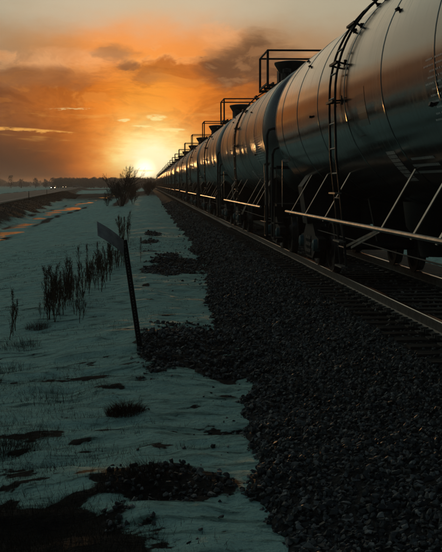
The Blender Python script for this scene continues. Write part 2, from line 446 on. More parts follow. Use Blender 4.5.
# ------------------------------------------------------------------ ground
TRACK = 4.05                     # x of the track's centre line
TOE_Y = [0, 6.5, 9, 11, 13.2, 16.5, 20.6, 23.7, 25.2, 26.5, 31.5, 43, 67, 150, 8000]
TOE_X = [.45, .53, .74, .93, 1.0, .9, .97, 1.0, 1.2, 1.45, 1.36, 1.45, 1.45, 1.5, 1.5]
def toe(y): return np.interp(y, TOE_Y, TOE_X) + fbm(y / 1.1, y * 0, 5, 4) * np.interp(y, [0, 10, 40, 200], [.35, .45, .6, .6]) + fbm(y / .22, y * 0, 6, 4, .6) * .22
def road_near(y): return np.minimum(-14.0, -9.5 - .045 * y)
def road_far(y): return road_near(y) - 8.4
ROAD_Z = -.12
def base_z(x, y):
    x = x + np.where(x < -4, fbm(y / 22, y * 0, 81, 3) * 2.6 * sstep(-4, -7, x), 0) * sstep(13.0, 11.5, -x)
    z = np.interp(x, [-11.6, -10.0, -9.0, -6, -2, 0, 1.2, 2.6, 5.6, 8, 12, 20, 60], [-1.16, -1.33, -1.31, -.98, -.54, -.35, -.36, -.42, -.42, -.6, -1.1, -1.3, -1.3])
    rn = road_near(y); rf = road_far(y)
    up = sstep(4.2, .6, x - rn) * sstep(-5.5, -.8, x - rf)
    return z + up * (ROAD_Z - .06 - z)
def gz(x, y):
    x, y = np.asarray(x, float), np.asarray(y, float)
    z = base_z(x, y)
    rn, rf = road_near(y), road_far(y)
    onroad = ((x < rn + 1.0) & (x > rf - 1.0))
    amp = np.where(onroad, 0, 1.0) * np.where((x > 1.5) & (x < 7), .25, 1.0)
    z = z + amp * fbm(x / 2.6, y / 2.6, 11, 4) * np.interp(y, [0, 20, 80, 400], [.2, .24, .34, .42])
    ridge = np.abs(fbm(x / .9 + y * .25, y / .55, 23, 4)) * 2
    z = z - amp * ridge * .07 * np.interp(y, [0, 40, 90], [1, .9, 0])
    z = z + amp * fbm(x / .42, y / .42, 21, 4) * .1 * np.interp(y, [0, 30, 70], [1, .8, 0])
    z = z + amp * sstep(2.6, .6, np.abs(x + 9.5)) * fbm(x / 2.2, y / 7, 83, 4) * .3
    z = z + amp * np.where((x < -11.6) & (x > rn + 4), fbm(x / 5, y / 9, 31, 3) * .35, 0)
    hump = lambda cx, cy, rx, ry, h: h * np.exp(-(((x - cx) / rx) ** 2 + ((y - cy) / ry) ** 2))
    z = z + hump(.35, 14.6, .42, 1.3, .03) + hump(.45, 28.6, .5, 2.6, .03)
    return z
BARE = [(.3, 14.5, .42, 1.3), (.66, 15.0, .5, 1.7), (.85, 13.4, .3, .8), (.38, 28.0, .5, 1.5), (.75, 30.6, .6, 1.3), (1.1, 29.0, .5, 1.4), (.6, 33.5, .35, .7), (.1, 7.9, .42, .35), (.34, 7.75, .3, .3), (.0, 8.25, .3, .18),
        (.1, 36, .2, 1.0), (.05, 42, .25, 1.2), (.2, 48.5, .3, 1.8), (-.05, 23.3, .1, .35), (.03, 20.4, .08, .2)]
def bare(x, y):
    """how bare of snow a spot is, foreground darkening included"""
    b = np.zeros_like(x, dtype=float); w = fbm(x / .3, y / .5, 41, 5, .62) * 1.5
    for cx, cy, rx, ry in BARE:
        q = np.sqrt(((x - cx) / rx) ** 2 + ((y - cy) / ry) ** 2) + w * 1.0
        b = np.maximum(b, sstep(1.45, .65, q))
    near = sstep(7.75, 7.45, y + w * .5 + fbm(x / .8, y * 0, 43, 3) * .5) * sstep(.02, -.25, x + w * .4)
    b = np.maximum(b, near)
    thin = fbm(x / .55 + .3 * y, y / .5, 91, 6, .68) + .1 * sstep(12.5, 6.5, y) + .07 * sstep(-.3, -1.5, x) * sstep(16, 9, y)  # patchy snow, barer towards the camera: foreground light falloff put into the colour
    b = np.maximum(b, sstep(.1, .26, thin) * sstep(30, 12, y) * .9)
    rn = road_near(y)
    bank = sstep(4.2, 2.4, x - rn + fbm(x / 3, y / 8, 44, 3) * 2) * sstep(-.2, .4, x - rn)
    b = np.maximum(b, bank * .95)
    rf = road_far(y)
    b = np.maximum(b, sstep(.3, -.2, x - rf) * sstep(-3.5, -1.5, x - rf) * .8)
    edge = np.exp(-((x + 7.9 + fbm(y / 14, y * 0, 45, 3) * 1.6) / .42) ** 2) * sstep(14, 40, y) * (.5 + fbm(x / 2, y / 9, 46, 3) * 1.4)
    b = np.maximum(b, edge)
    edge = np.exp(-((x + 11.0 + fbm(y / 11, y * 0, 47, 3) * 1.2) / .35) ** 2) * sstep(20, 50, y) * (.45 + fbm(x / 2, y / 9, 48, 3) * 1.4)
    b = np.maximum(b, edge)
    brush = sstep(1.6, .4, np.abs(x + 3.4 + .012 * (y - 140))) * sstep(110, 150, y) * .9
    b = np.maximum(b, brush + 0 * x)
    far = sstep(.0, .16, fbm(x / 40, y / 160, 49, 4)) * sstep(120, 300, y) * .8
    return np.clip(np.maximum(b, far), 0, 1)

def span(*segs):
    out = []
    for a, b, n, g in segs:
        t = np.linspace(0, 1, n, endpoint=False)
        out.append(a + (b - a) * (t if g == 1 else (np.sign(g) * (np.exp(abs(g) * t) - 1) / (math.exp(abs(g)) - 1) * np.sign(g) if g > 0 else 1 - (np.exp(abs(g) * (1 - t)) - 1) / (math.exp(abs(g)) - 1))))
    return np.concatenate(out + [[segs[-1][1]]])
def build_ground():
    xs = span((-5000, -60, 26, -5), (-60, -24, 24, 1), (-24, -9.6, 36, 1), (-9.6, -3.2, 52, 1), (-3.2, 1.9, 112, 1), (1.9, 8, 18, 1), (8, 60, 22, 1), (60, 5000, 22, 5))
    ys = span((-60, 5, 12, 1), (5, 18, 250, 1), (18, 45, 230, 1), (45, 120, 190, 1), (120, 420, 150, 1), (420, 6000, 60, 3))
    X, Y = np.meshgrid(xs, ys); Z = gz(X, Y)
    nx, ny = len(xs), len(ys)
    v = np.stack([X, Y, Z], -1).reshape(-1, 3)
    i = np.arange(nx * ny).reshape(ny, nx)
    f = np.stack([i[:-1, :-1], i[:-1, 1:], i[1:, 1:], i[1:, :-1]], -1).reshape(-1, 4)
    o = bulk('ground', v, f, M['ground'], smooth=True, k=4)
    a = o.data.attributes.new('snow', 'FLOAT', 'POINT')
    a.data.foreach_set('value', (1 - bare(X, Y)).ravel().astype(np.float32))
    return tag(o, kind='structure')
ground = build_ground()

def strip(name, xa, xb, ys, z, m, n=1):
    """a sheet between two edge curves"""
    v, f = [], []
    for j, y in enumerate(ys):
        a, b = float(xa(y)), float(xb(y))
        for k in range(n + 1): v.append((a + (b - a) * k / n, y, z(a + (b - a) * k / n, y) if callable(z) else z))
    for j in range(len(ys) - 1):
        for k in range(n): f.append((j * (n + 1) + k, j * (n + 1) + k + 1, (j + 1) * (n + 1) + k + 1, (j + 1) * (n + 1) + k))
    return tag(link(name, MB().add(v, f).mesh(name, m), None), kind='structure')
road_ys = list(np.arange(-40, 300, 10)) + list(np.arange(300, 5000, 60))
road = strip('road', lambda y: road_far(y), lambda y: road_near(y), road_ys, ROAD_Z, M['asphalt'], 2)
mk = strip('road_marking', lambda y: road_near(y) - .75, lambda y: road_near(y) - .6, road_ys, ROAD_Z + .006, M['line'])
mk = strip('road_marking', lambda y: road_far(y) + .6, lambda y: road_far(y) + .75, road_ys, ROAD_Z + .006, M['line'])
water = strip('water', lambda y: -11.4 + y * 0, lambda y: -7.8 + y * 0, list(np.arange(60, 340, 6)), -1.295, M['water'])

# ------------------------------------------------------------------ ballast
def ballast_z(x, y):
    t = toe(y); g = np.where(x < 2.6, gz(x, y), base_z(x, y))
    s = sstep(-.12, 1.0, (x - t) / (2.62 - t))
    left = g * (1 - s) - .055 * s + .03 - .13 * sstep(.14, .0, (x - t) / (2.62 - t))
    r = sstep(8.2, 5.5, x)
    z = np.where(x < 4, left, g * (1 - r) - .055 * r + .02)
    return z + fbm(x / .3, y / .3, 61, 3) * .035
def build_ballast():
    xs = np.concatenate([np.linspace(.1, 2.7, 40), np.linspace(2.76, 8.4, 26)])
    ys = np.concatenate([np.linspace(2, 40, 300), np.linspace(40.5, 140, 150), np.linspace(142, 1200, 60)])
    X, Y = np.meshgrid(xs, ys); Z = ballast_z(X, Y)
    i = np.arange(X.size).reshape(X.shape)
    f = np.stack([i[:-1, :-1], i[:-1, 1:], i[1:, 1:], i[1:, :-1]], -1).reshape(-1, 4)
    return tag(bulk('ballast', np.stack([X, Y, Z], -1).reshape(-1, 3), f, M['bed'], smooth=True, k=4), kind='structure')
ballast = build_ballast()

def rock_variants(n, pts, seed):
    out = []; rng = np.random.default_rng(seed)
    for _ in range(n):
        p = rng.normal(size=(pts, 3)); p /= np.linalg.norm(p, axis=1)[:, None]; p *= rng.uniform(.72, 1.0, (pts, 1))
        p *= np.array([1.0, rng.uniform(.6, .9), rng.uniform(.45, .75)])
        bm = bmesh.new()
        for q in p: bm.verts.new(q)
        bmesh.ops.convex_hull(bm, input=bm.verts)
        for vv in [vv for vv in bm.verts if not vv.link_faces]: bm.verts.remove(vv)
        bmesh.ops.triangulate(bm, faces=bm.faces); bm.verts.index_update()
        out.append((np.array([vv.co[:] for vv in bm.verts]), np.array([[a.index for a in ff.verts] for ff in bm.faces]))); bm.free()
    return out
ROCKS = rock_variants(10, 13, 3)
def rotations(n, rng, tilt=.5):
    q = rng.normal(size=(n, 4)); q[:, 0] += 0; q[:, 1:3] *= tilt; q /= np.linalg.norm(q, axis=1)[:, None]
    w, x, y, z = q.T
    return np.stack([np.stack([1 - 2 * (y * y + z * z), 2 * (x * y - w * z), 2 * (x * z + w * y)], -1),
                     np.stack([2 * (x * y + w * z), 1 - 2 * (x * x + z * z), 2 * (y * z - w * x)], -1),
                     np.stack([2 * (x * z - w * y), 2 * (y * z + w * x), 1 - 2 * (x * x + y * y)], -1)], 1)
def rocks_mesh(name, pos, size, m, parent=None):
    V, F, o = [], [], 0; k = RNG.integers(0, len(ROCKS), len(pos)); Q = rotations(len(pos), RNG)
    for j, (rv, rf) in enumerate(ROCKS):
        s = np.where(k == j)[0]
        if not len(s): continue
        vv = np.einsum('nij,kj->nki', Q[s], rv) * size[s][:, None, None] + pos[s][:, None, :]
        V.append(vv.reshape(-1, 3)); F.append((rf[None] + (np.arange(len(s)) * len(rv))[:, None, None]).reshape(-1, 3) + o); o += len(s) * len(rv)
    return bulk(name, np.concatenate(V), np.concatenate(F), m, parent)
def scatter():
    P, S = [], []
    def zone(x0, x1, y0, y1, per_m2, smin, smax, keep=None, zf=ballast_z, lift=.25):
        n = int((x1 - x0) * (y1 - y0) * per_m2)
        x, y = RNG.uniform(x0, x1, n), RNG.uniform(y0, y1, n)
        if keep is not None:
            k = keep(x, y); x, y = x[k], y[k]
        s = RNG.uniform(smin, smax, len(x)) * RNG.choice([.5, .75, 1.0, 1.0, 1.15, 1.4], len(x))
        z = zf(x, y) + s * RNG.uniform(-.15, lift + .35, len(x))
        P.append(np.stack([x, y, z], -1)); S.append(s)
    sh = lambda d: (lambda x, y: x > toe(y) + d + RNG.normal(0, .09, len(x)))
    zone(.1, 2.74, 5.4, 14, 950, .017, .031, sh(.0))
    zone(.1, 2.74, 14, 30, 520, .02, .036, sh(.0))
    zone(.4, 2.74, 30, 62, 170, .034, .055, sh(.0))
    zone(.6, 2.74, 62, 120, 50, .05, .085, sh(.0))
    # loose stones thrown out over the snow
    gzf = lambda x, y: gz(x, y)
    zone(-.3, 1.3, 5.4, 20, 26, .014, .03, lambda x, y: (x < toe(y)) & (RNG.random(len(x)) < np.exp(-(toe(y) - x) / .22)), gzf, .2)
    zone(-.4, 1.6, 20, 50, 14, .02, .04, lambda x, y: (x < toe(y)) & (RNG.random(len(x)) < np.exp(-(toe(y) - x) / .3)), gzf, .2)
    # stony bare patches in the snow
    def patch(x, y): return (bare(x, y) > RNG.uniform(.12, .75, len(x))) & (x > -.15) & (x < toe(y) + .1)
    zone(-.15, 1.3, 12.6, 17.5, 330, .02, .04, patch, gzf)
    zone(-.2, 1.4, 25, 52, 120, .03, .05, patch, gzf)
    zone(-.3, .6, 6.9, 8.8, 420, .014, .03, lambda x, y: bare(x, y) > RNG.uniform(.15, .8, len(x)), gzf)
    # stones in the cribs between the sleepers
    crib = lambda x, y: np.abs(((y - TIE_Y0 + .27) % TIE_P) - .27) > .135
    zone(2.6, 5.5, 7, 26, 330, .022, .04, crib, lambda x, y: -.045 + 0 * x)
    zone(2.6, 5.5, 26, 50, 90, .03, .05, crib, lambda x, y: -.045 + 0 * x)
    return np.concatenate(P), np.concatenate(S)
TIE_Y0, TIE_P = 5.2, .53
SP, SS = scatter()
# the largest-looking stones are pieces of their own, the rest one mass
_px = SS / np.hypot(SP[:, 1], 2.0)
_vis = (SP[:, 0] > .5) & (SP[:, 0] < SP[:, 1] * .245) & (SP[:, 1] > 6.35)
_top = np.argsort(np.where(_vis, -_px, 1))[:300]
_mask = np.ones(len(SP), bool); _mask[_top] = False
st = rocks_mesh('ballast_gravel', SP[_mask], SS[_mask], M['stone']); tag(st, 'dark crushed stone ballast heaped beside the rails', 'gravel', kind='stuff')
_meshes = []
for rv, rf in ROCKS:
    me = bpy.data.meshes.new('stone'); me.from_pydata([tuple(p) for p in rv], [], [tuple(int(q) for q in t) for t in rf]); me.materials.append(M['stone']); _meshes.append(me)
for j in _top:
    o = link('stone', random.choice(_meshes), ballast, tuple(SP[j])); s = float(SS[j]); o.scale = (s, s, s)
    o.rotation_euler = (random.uniform(-.5, .5), random.uniform(-.5, .5), random.uniform(0, 6.28))

# ------------------------------------------------------------------ railway track
track = empty('railway_track', (TRACK, 0, 0), 'steel railway track on dark timber sleepers running under the tank train', 'track')
def rail_profile(cx):
    h = [(-.07, 0), (-.07, .012), (-.02, .03), (-.009, .05), (-.009, .13), (-.036, .142), (-.036, .172), (-.028, .18)]
    return [(cx + x, z) for x, z in h] + [(cx - x, z) for x, z in h[::-1]]
RAIL_X = .753
for sx in (-1, 1):
    b = MB(); prof = rail_profile(sx * RAIL_X); n = len(prof)
    ys = [-8, 12, 25, 45, 80, 160, 400, 1200]
    vs = [(x, y, z + .004) for y in ys for x, z in prof]
    fs = []; ms = []
    for j in range(len(ys) - 1):
        for k in range(n):
            fs.append((j * n + k, j * n + (k + 1) % n, (j + 1) * n + (k + 1) % n, (j + 1) * n + k)); ms.append(1 if k in (6, 7, 8) else 0)
    b.add(vs, fs); b.m = ms
    b.build('rail', [M['rail_side'], M['rail_top']], track)
def tie_mesh(seed):
    rng = random.Random(seed); b = MB(); L, W, H = 2.6, .225, .17
    xs = [-L / 2 + L * k / 9 for k in range(10)]
    vs = []
    for x in xs:
        j = lambda a: rng.uniform(-a, a)
        vs += [(x, -W / 2 + j(.006), -H), (x, -W / 2 + j(.006), -.014 + j(.005)), (x, -W / 2 + .014, j(.004)), (x, j(.02), j(.004) - .003), (x, W / 2 - .014, j(.004)), (x, W / 2 + j(.006), -.014 + j(.005)), (x, W / 2 + j(.006), -H)]
    fs = [(i * 7 + k, i * 7 + (k + 1) % 7, i * 7 + 7 + (k + 1) % 7, i * 7 + 7 + k) for i in range(9) for k in range(7)]
    fs += [tuple(range(7))[::-1], tuple(range(63, 70))]
    return b.add(vs, fs).mesh('tie', M['tie'])
TIES = [tie_mesh(k) for k in range(4)]
pb = MB().box((0, 0, .006), (.36, .19, .016))
for px, py in ((-.1, -.07), (.1, .07), (-.1, .06)): pb.box((px, py, .03), (.03, .035, .035))
pb.box((0, -.115, .02), (.2, .022, .05)).box((0, .115, .02), (.2, .022, .05))
PLATE = pb.mesh('tie_plate', M['rail_side'])
ties_far = MB()
for k in range(760):
    y = TIE_Y0 + k * TIE_P
    if y < 75:
        o = link('tie', TIES[k % 4], track, (random.uniform(-.03, .03), y, random.uniform(-.006, .002))); o.rotation_euler.z = random.uniform(-.012, .012)
        if y < 45:
            for sx in (-1, 1): link('tie_plate', PLATE, o, (sx * RAIL_X - o.location.x, 0, 0))
    else: ties_far.box((0, y, -.08), (2.6, .22, .16))
tag(ties_far.build('far_ties', M['tie'], track, fix=False), kind='stuff')

# ------------------------------------------------------------------ tank cars
TR, TZ, TL, HD = 1.52, 2.74, 7.35, .62      # tank radius, axis height over rail, half length to the seams, head depth
PITCH, Y1 = 17.3, 15.45
def on_tank(ang, r=TR):
    """ang from straight out on the near side (-x), upwards positive"""
    return (-r * math.cos(ang), TZ + r * math.sin(ang))

def build_car():
    car = empty('tank_car', (TRACK, Y1, .184))
    S, G = M['steel'], M['grab']
    MB().lathe([(TR, -TL), (TR, -TL * .5), (TR, 0), (TR, TL * .5), (TR, TL)], (0, 0, TZ), 'y', 96).build('tank_shell', M['tank'], car, True)
    car.children[0].data.polygons.foreach_set('use_smooth', [True] * len(car.children[0].data.polygons))
    for s in (-1, 1):
        pr = [(max(TR * math.sqrt(max(0, 1 - t ** 2.2)), 0.0), s * (TL + HD * t)) for t in [k / 14 for k in range(15)]]
        MB().lathe([(TR * .999, s * (TL - .01))] + pr, (0, 0, TZ), 'y', 72).build('tank_head', M['tank'], car, True)
    for y in (-TL, -TL * .72, -TL * .4, -TL * .08, TL * .24, TL * .56, TL * .86, TL):
        r0 = TR - .01
        MB().lathe([(r0, y - .03), (TR + .004, y - .022), (TR + .007, y - .008), (TR + .007, y + .008), (TR + .004, y + .022), (r0, y + .03)], (0, 0, TZ), 'y', 96).build('weld_seam', M['tank'], car, True)
    # top: grating, railing, fittings housing
    p0, p1, w, zt, zp = -2.0, .1, .85, 5.1, 4.24
    b = MB()
    for s in (-1, 1):
        for k in range(4): b.bar((s * (.42 + k * .14), p0, zp), (s * (.42 + k * .14), p1, zp), .05, .05)
        for y in (p0 + .05, (p0 + p1) / 2, p1 - .05): b.bar((s * .36, y, zp - .06), (s * w, y, zp - .06), .06, .07)
    b.build('platform', S, car)
    for y in (p0, p1):
        for s in (-1, 1): MB().bar((s * w, y, zp - .1), (s * w, y, zt), .06, .06).build('railing_post', S, car)
        MB().tube([(-w, y, zt), (w, y, zt)], .026).build('railing_bar', S, car)
    for s in (-1, 1): MB().tube([(s * w, p0, zt), (s * w, p1, zt)], .026).build('railing_bar', S, car)
    b = MB().lathe([(.34, 4.15), (.34, 4.62), (.40, 4.66), (.52, 4.86), (.52, 4.92), (.3, 4.96), (0, 4.98)], (0, -.6, 0), 'z', 24)
    hs = b.build('fittings_housing', S, car, True)
    MB().box((0, .38, 4.5), (.62, .5, .62)).build('manway', S, car)
    MB().lathe([(.06, 4.2), (.06, 4.55), (.11, 4.56), (.11, 4.66), (0, 4.68)], (-.28, -1.5, 0), 'z', 12).build('relief_valve', S, car, True)
    # ladder on the near side
    yl, hw, so = -.12, .23, .075
    pts = []
    a = R(64)
    while a > R(-2): x, z = on_tank(a, TR + so); pts.append((x, z)); a -= R(5)
    pts += [(-(TR + so) + .0, TZ - .25), (-(TR + so) + .02, 1.9), (-(TR + so) + .1, 1.2), (-(TR + so) + .17, .42)]
    for s in (-1, 1): MB().tube([(x, yl + s * hw, z) for x, z in pts], .017, 6).build('ladder_rail', S, car, True)
    L = [0.0]
    for p, q in zip(pts, pts[1:]): L.append(L[-1] + math.hypot(q[0] - p[0], q[1] - p[1]))
    k, s_ = 0, .2
    while s_ < L[-1]:
        x = float(np.interp(s_, L, [p[0] for p in pts])); z = float(np.interp(s_, L, [p[1] for p in pts]))
        MB().tube([(x, yl - hw, z), (x, yl + hw, z)], .013, 6).build('ladder_rung', G, car)
        s_ += .33
    for ang in (52, 34, 14, -4):
        x0, z0 = on_tank(R(ang), TR + so + .03); x1, z1 = on_tank(R(ang), TR - .03)
        b = MB()
        for s in (-1, 1):
            b.bar((x0, yl + s * (hw + .03), z0), (x1, yl + s * (hw + .03), z1), .05, .02)
            b.bar((x1 - .01, yl + s * (hw + .03), z1 - .06), (x1 - .01, yl + s * (hw + .03), z1 + .06), .06, .05)
        b.bar((x0, yl - hw - .05, z0), (x0, yl + hw + .05, z0), .04, .03)
        b.build('ladder_bracket', S, car)
    for z in (.44, .78, 1.42):
        x = float(np.interp(z, [.42, 1.2, 1.9], [-(TR + so) + .17, -(TR + so) + .1, -(TR + so) + .02]))
        MB().box((x - .03, yl, z), (.09, 2 * hw + .06, .02)).build('ladder_step', M['bracket'], car)
    # side handrails and their brackets
    zr, xr = 1.04, -1.5
    for s in (-1, 1):
        MB().tube([(s * -xr, -6.7, zr), (s * -xr, 5.75, zr)], .027, 8).build('side_handrail', M['bracket'] if s < 0 else S, car, True)
    for y in (-5.4, -4.4, -2.85, 1.25, 3.35, 5.2):
        for s in (-1, 1):
            x1 = -1.1; z1 = TZ - math.sqrt(TR ** 2 - x1 ** 2) + .03
            MB().bar((s * -xr, y, zr - .04), (s * -x1, y - .05, z1), .012, .07, (0, 1, 0)).build('bracket', M['bracket'], car)
    for dy in (-.25, .1):
        MB().bar((-1.42, yl - .3 + dy, .72), (-1.49, yl - 2.75 + dy * .4, zr + .0), .01, .03).build('ladder_brace', M['bracket'], car)
    MB().tube([(-1.05, -5.5, .72), (-1.02, -2, .70), (-1.0, 2, .71), (-1.0, 5.4, .72)], .011, 6).build('brake_pipe', S, car)
    # underframe
    for s in (-1, 1):
        MB().box((0, s * 6.5, 1.0), (.34, 3.2, .34)).build('stub_sill', S, car)
        b = MB()                                   # saddle that carries the tank
        poly = [(-1.15, .82), (1.15, .82), (1.25, 1.5)] + [(x, TZ - math.sqrt(TR ** 2 - x * x) + .02) for x in (1.1, .8, .4, 0, -.4, -.8, -1.1)] + [(-1.25, 1.5)]
        b.prism(poly, s * 5.7 - .3, s * 5.7 + .3).build('saddle', S, car)
        b = MB()
        b.box((0, s * 7.95, 1.12), (2.9, .34, .05)).box((0, s * 8.1, 1.0), (2.9, .05, .25))
        b.build('end_platform', S, car)
        b = MB().box((0, s * 8.32, .86), (.16, .5, .2)).box((0, s * 8.55, .86), (.26, .2, .3))
        b.build('coupler', S, car)
        MB().tube([(.3, s * 8.15, .9), (.3, s * 8.35, .55), (.2, s * 8.5, .42), (.05, s * 8.62, .5)], .03, 8).build('air_hose', M['rubber'], car, True)
        MB().tube([(-1.42, s * 8.1, 1.0), (-1.42, s * 8.1, 1.9), (1.42, s * 8.1, 1.9), (1.42, s * 8.1, 1.0)], .022, 8).build('end_handrail', S, car)
        for t in (-1, 1):
            zt_ = 2.75 if s < 0 else 2.3
            q = [(t * 1.5, s * 8.12, .45), (t * 1.5, s * 8.12, zt_ - .15), (t * 1.46, s * 8.1, zt_ - .04), (t * 1.36, s * 8.0, zt_), (t * 1.1, s * 7.75, zt_ - .02)]
            MB().tube(q, .028, 8).build('grab_pole', S, car, True)
            b = MB()
            for z in (.45, .75): b.box((t * 1.42, s * 7.9, z), (.2, .4, .025))
            for y in (7.7, 8.1): b.bar((t * 1.5, s * y, .44), (t * 1.5, s * y, 1.1), .02, .06)
            b.build('sill_step', S, car)
        MB().bar((-1.42, s * 7.05, 1.1), (-1.44, s * 6.9, 2.0), .012, .06, (0, 1, 0)).build('end_strut', M['bracket'], car)
        MB().bar((-1.44, s * 6.9, 2.0), (-1.2, s * 6.7, 2.0), .02, .05).build('end_strut', M['bracket'], car)
    MB().lathe([(.42, -.02), (.46, .0), (.46, .03), (.42, .05)], (-.4, -8.22, 1.85), 'y', 24).build('brake_wheel', S, car)
    MB().lathe([(0, -1.1), (.2, -1.05), (.26, -.9), (.26, .9), (.2, 1.05), (0, 1.1)], (.5, 2.0, .85), 'y', 16).build('air_reservoir', S, car, True)
    MB().lathe([(.3, .55), (.34, .75), (.5, .95), (.55, 1.3)], (0, .2, 0), 'z', 16).build('outlet_valve', S, car, True)
    for y in (-3.4, 3.0): MB().prism([(-.35, .62), (.35, .62), (.5, 1.32), (-.5, 1.32)], y - .05, y + .05).build('skid', S, car)
    # trucks
    for s in (-1, 1):
        yt = s * 5.7
        tk = MB().box((0, yt, .62), (2.0, .42, .26)).build('truck', S, car)
        for t in (-1, 1):
            x = t * 1.0
            fr = [(-1.12, .42), (-1.12, .58), (-.75, .62), (-.4, .84), (.4, .84), (.75, .62), (1.12, .58), (1.12, .42), (.72, .36), (.4, .2), (-.4, .2), (-.72, .36)]
            MB().prism([(yt + a, z) for a, z in fr], x - .07, x + .07, 'x').build('side_frame', S, tk)
            b = MB()
            for a in (-.2, 0, .2): b.lathe([(.07, .24), (.085, .3), (.07, .36), (.085, .42), (.07, .48), (.085, .54), (.07, .6)], (x + t * .03, yt + a, 0), 'z', 10)
            b.build('spring', M['wheel'], tk)
            for a in (-.89, .89):
                MB().lathe([(0, 0), (.05, t * .02), (.1, 0), (.115, -t * .05), (.115, -t * .12)], (t * 1.13, yt + a, .46), 'x', 16).build('bearing_cap', M['cap'], tk, True)
        for a in (-.89, .89):
            MB().tube([(-1.05, yt + a, .46), (1.05, yt + a, .46)], .085, 12).build('axle', S, tk, True)
            for t in (-1, 1):
                x = t * .74
                b = MB().lathe([(.1, -.09), (.16, -.085), (.2, -.02), (.36, -.03), (.39, -.075), (.455, -.07), (.46, .04), (.49, .055), (.49, .075), (.39, .075), (.36, .02), (.2, .03), (.16, .06), (.1, .06)] if t < 0 else
                               [(.1, .09), (.16, .085), (.2, .02), (.36, .03), (.39, .075), (.455, .07), (.46, -.04), (.49, -.055), (.49, -.075), (.39, -.075), (.36, -.02), (.2, -.03), (.16, -.06), (.1, -.06)], (x, yt + a, .46), 'x', 40)
                b.m = [1 if (k // 40) == 5 else 0 for k in range(len(b.f))]
                b.build('wheel', [M['wheel'], M['tread']], tk, True)
    # painted markings: rows of small stencilled characters, too fine to read
    b = MB(); rng = random.Random(4)
    def mark(y0, y1, z0, z1, lift=.003):
        a0, a1 = math.asin((z0 - TZ) / TR), math.asin((z1 - TZ) / TR)
        (x0, q0), (x1, q1) = on_tank(a0, TR + lift), on_tank(a1, TR + lift)
        b.add([(x0, y0, q0), (x0, y1, q0), (x1, y1, q1), (x1, y0, q1)], [(0, 1, 2, 3)])
    for k in range(11):
        z = 2.12 + k * .053; y = -6.9 + rng.uniform(0, .1)
        while y < -4.9 - (k % 3) * .1:
            wd = rng.uniform(.03, .06); mark(y, y + wd, z, z + .017); y += wd + rng.choice([.008, .008, .01, .03])
    for k in range(3):
        y = -4.1
        while y < -2.75 - k * .2:
            wd = rng.uniform(.04, .08); mark(y, y + wd, 1.66 + k * .07, 1.685 + k * .07); y += wd + .012
    tag(b.build('stencil_lettering', M['stencil'], car), kind='stuff')
    b = MB()
    for k in range(8):
        z0 = 1.58 + k * .043; mark(-2.55, -2.1, z0, z0 + .036, .0035)
    b.build('data_panel', M['panel'], car)
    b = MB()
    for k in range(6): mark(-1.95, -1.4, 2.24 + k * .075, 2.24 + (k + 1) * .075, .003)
    b.build('reflection_patch', M['patch'], car)  # dark reflection on the shell, put in as a brown patch
    # small hull fittings
    for y, ang in ((-3.2, 25), (3.9, 30), (5.2, 40), (2.4, -6), (-5.0, -18)):
        x, z = on_tank(R(ang), TR + .02); MB().box((x, y, z), (.04, .07, .035), Matrix.Rotation(-R(ang), 3, 'Y')).build('lug', S, car)
    return car
car0 = build_car(); index_kids(car0)
TRAIN = 'black tank cars coupled in one train'
ORD = ['nearest', 'second', 'third', 'fourth', 'fifth', 'sixth', 'seventh', 'eighth', 'ninth', 'tenth']
TRAIL = ['huge black tank car nearest the camera, cut off by the right edge', 'second black tank car from the camera, its dark round end facing the nearest one',
         'third black tank car from the camera, with a square railing against the dark cloud']
NCARS = 26
bend = lambda y: -.0 * y
for k in range(NCARS):
    c = car0 if k == 0 else copy_tree(car0)
    c.location = (TRACK, Y1 + k * PITCH, .184)
    if k: c.location.z += random.uniform(-.02, .01); c.rotation_euler.y = random.uniform(-.007, .007)
    if k < 3: lab = TRAIL[k]
    elif k < 10: lab = '%s black tank car from the camera in the long train' % ORD[k]
    else: lab = 'tiny black tank car at the far end of the train under the sun'
    tag(c, lab, 'tank car', TRAIN)
    if k:
        for ch in c.children:
            if ch.name.split('.')[0] in ('tank_shell', 'tank_head', 'weld_seam'):
                ch.material_slots[0].link = 'OBJECT'; ch.material_slots[0].material = M['tank_dull']
# the lettering on the second car onward is hidden by distance; each car keeps its own

# ------------------------------------------------------------------ from picture directions to the ground they meet
def spot(px, py):
    """where the sight line through a photograph pixel meets the ground"""
    d = cam_o.rotation_euler.to_matrix() @ Vector(((px - 221) / 1150, (276 - py) / 1150, -1.0))
    y = 15.0
    for _ in range(60):
        x = d.x / d.y * y
        h = CAM_H - float(gz(np.array([x]), np.array([y]))[0])
        y = .5 * y + .5 * (h / max(-d.z / d.y, 1e-4))
    x = d.x / d.y * y
    return Vector((x, y, float(gz(np.array([x]), np.array([y]))[0])))

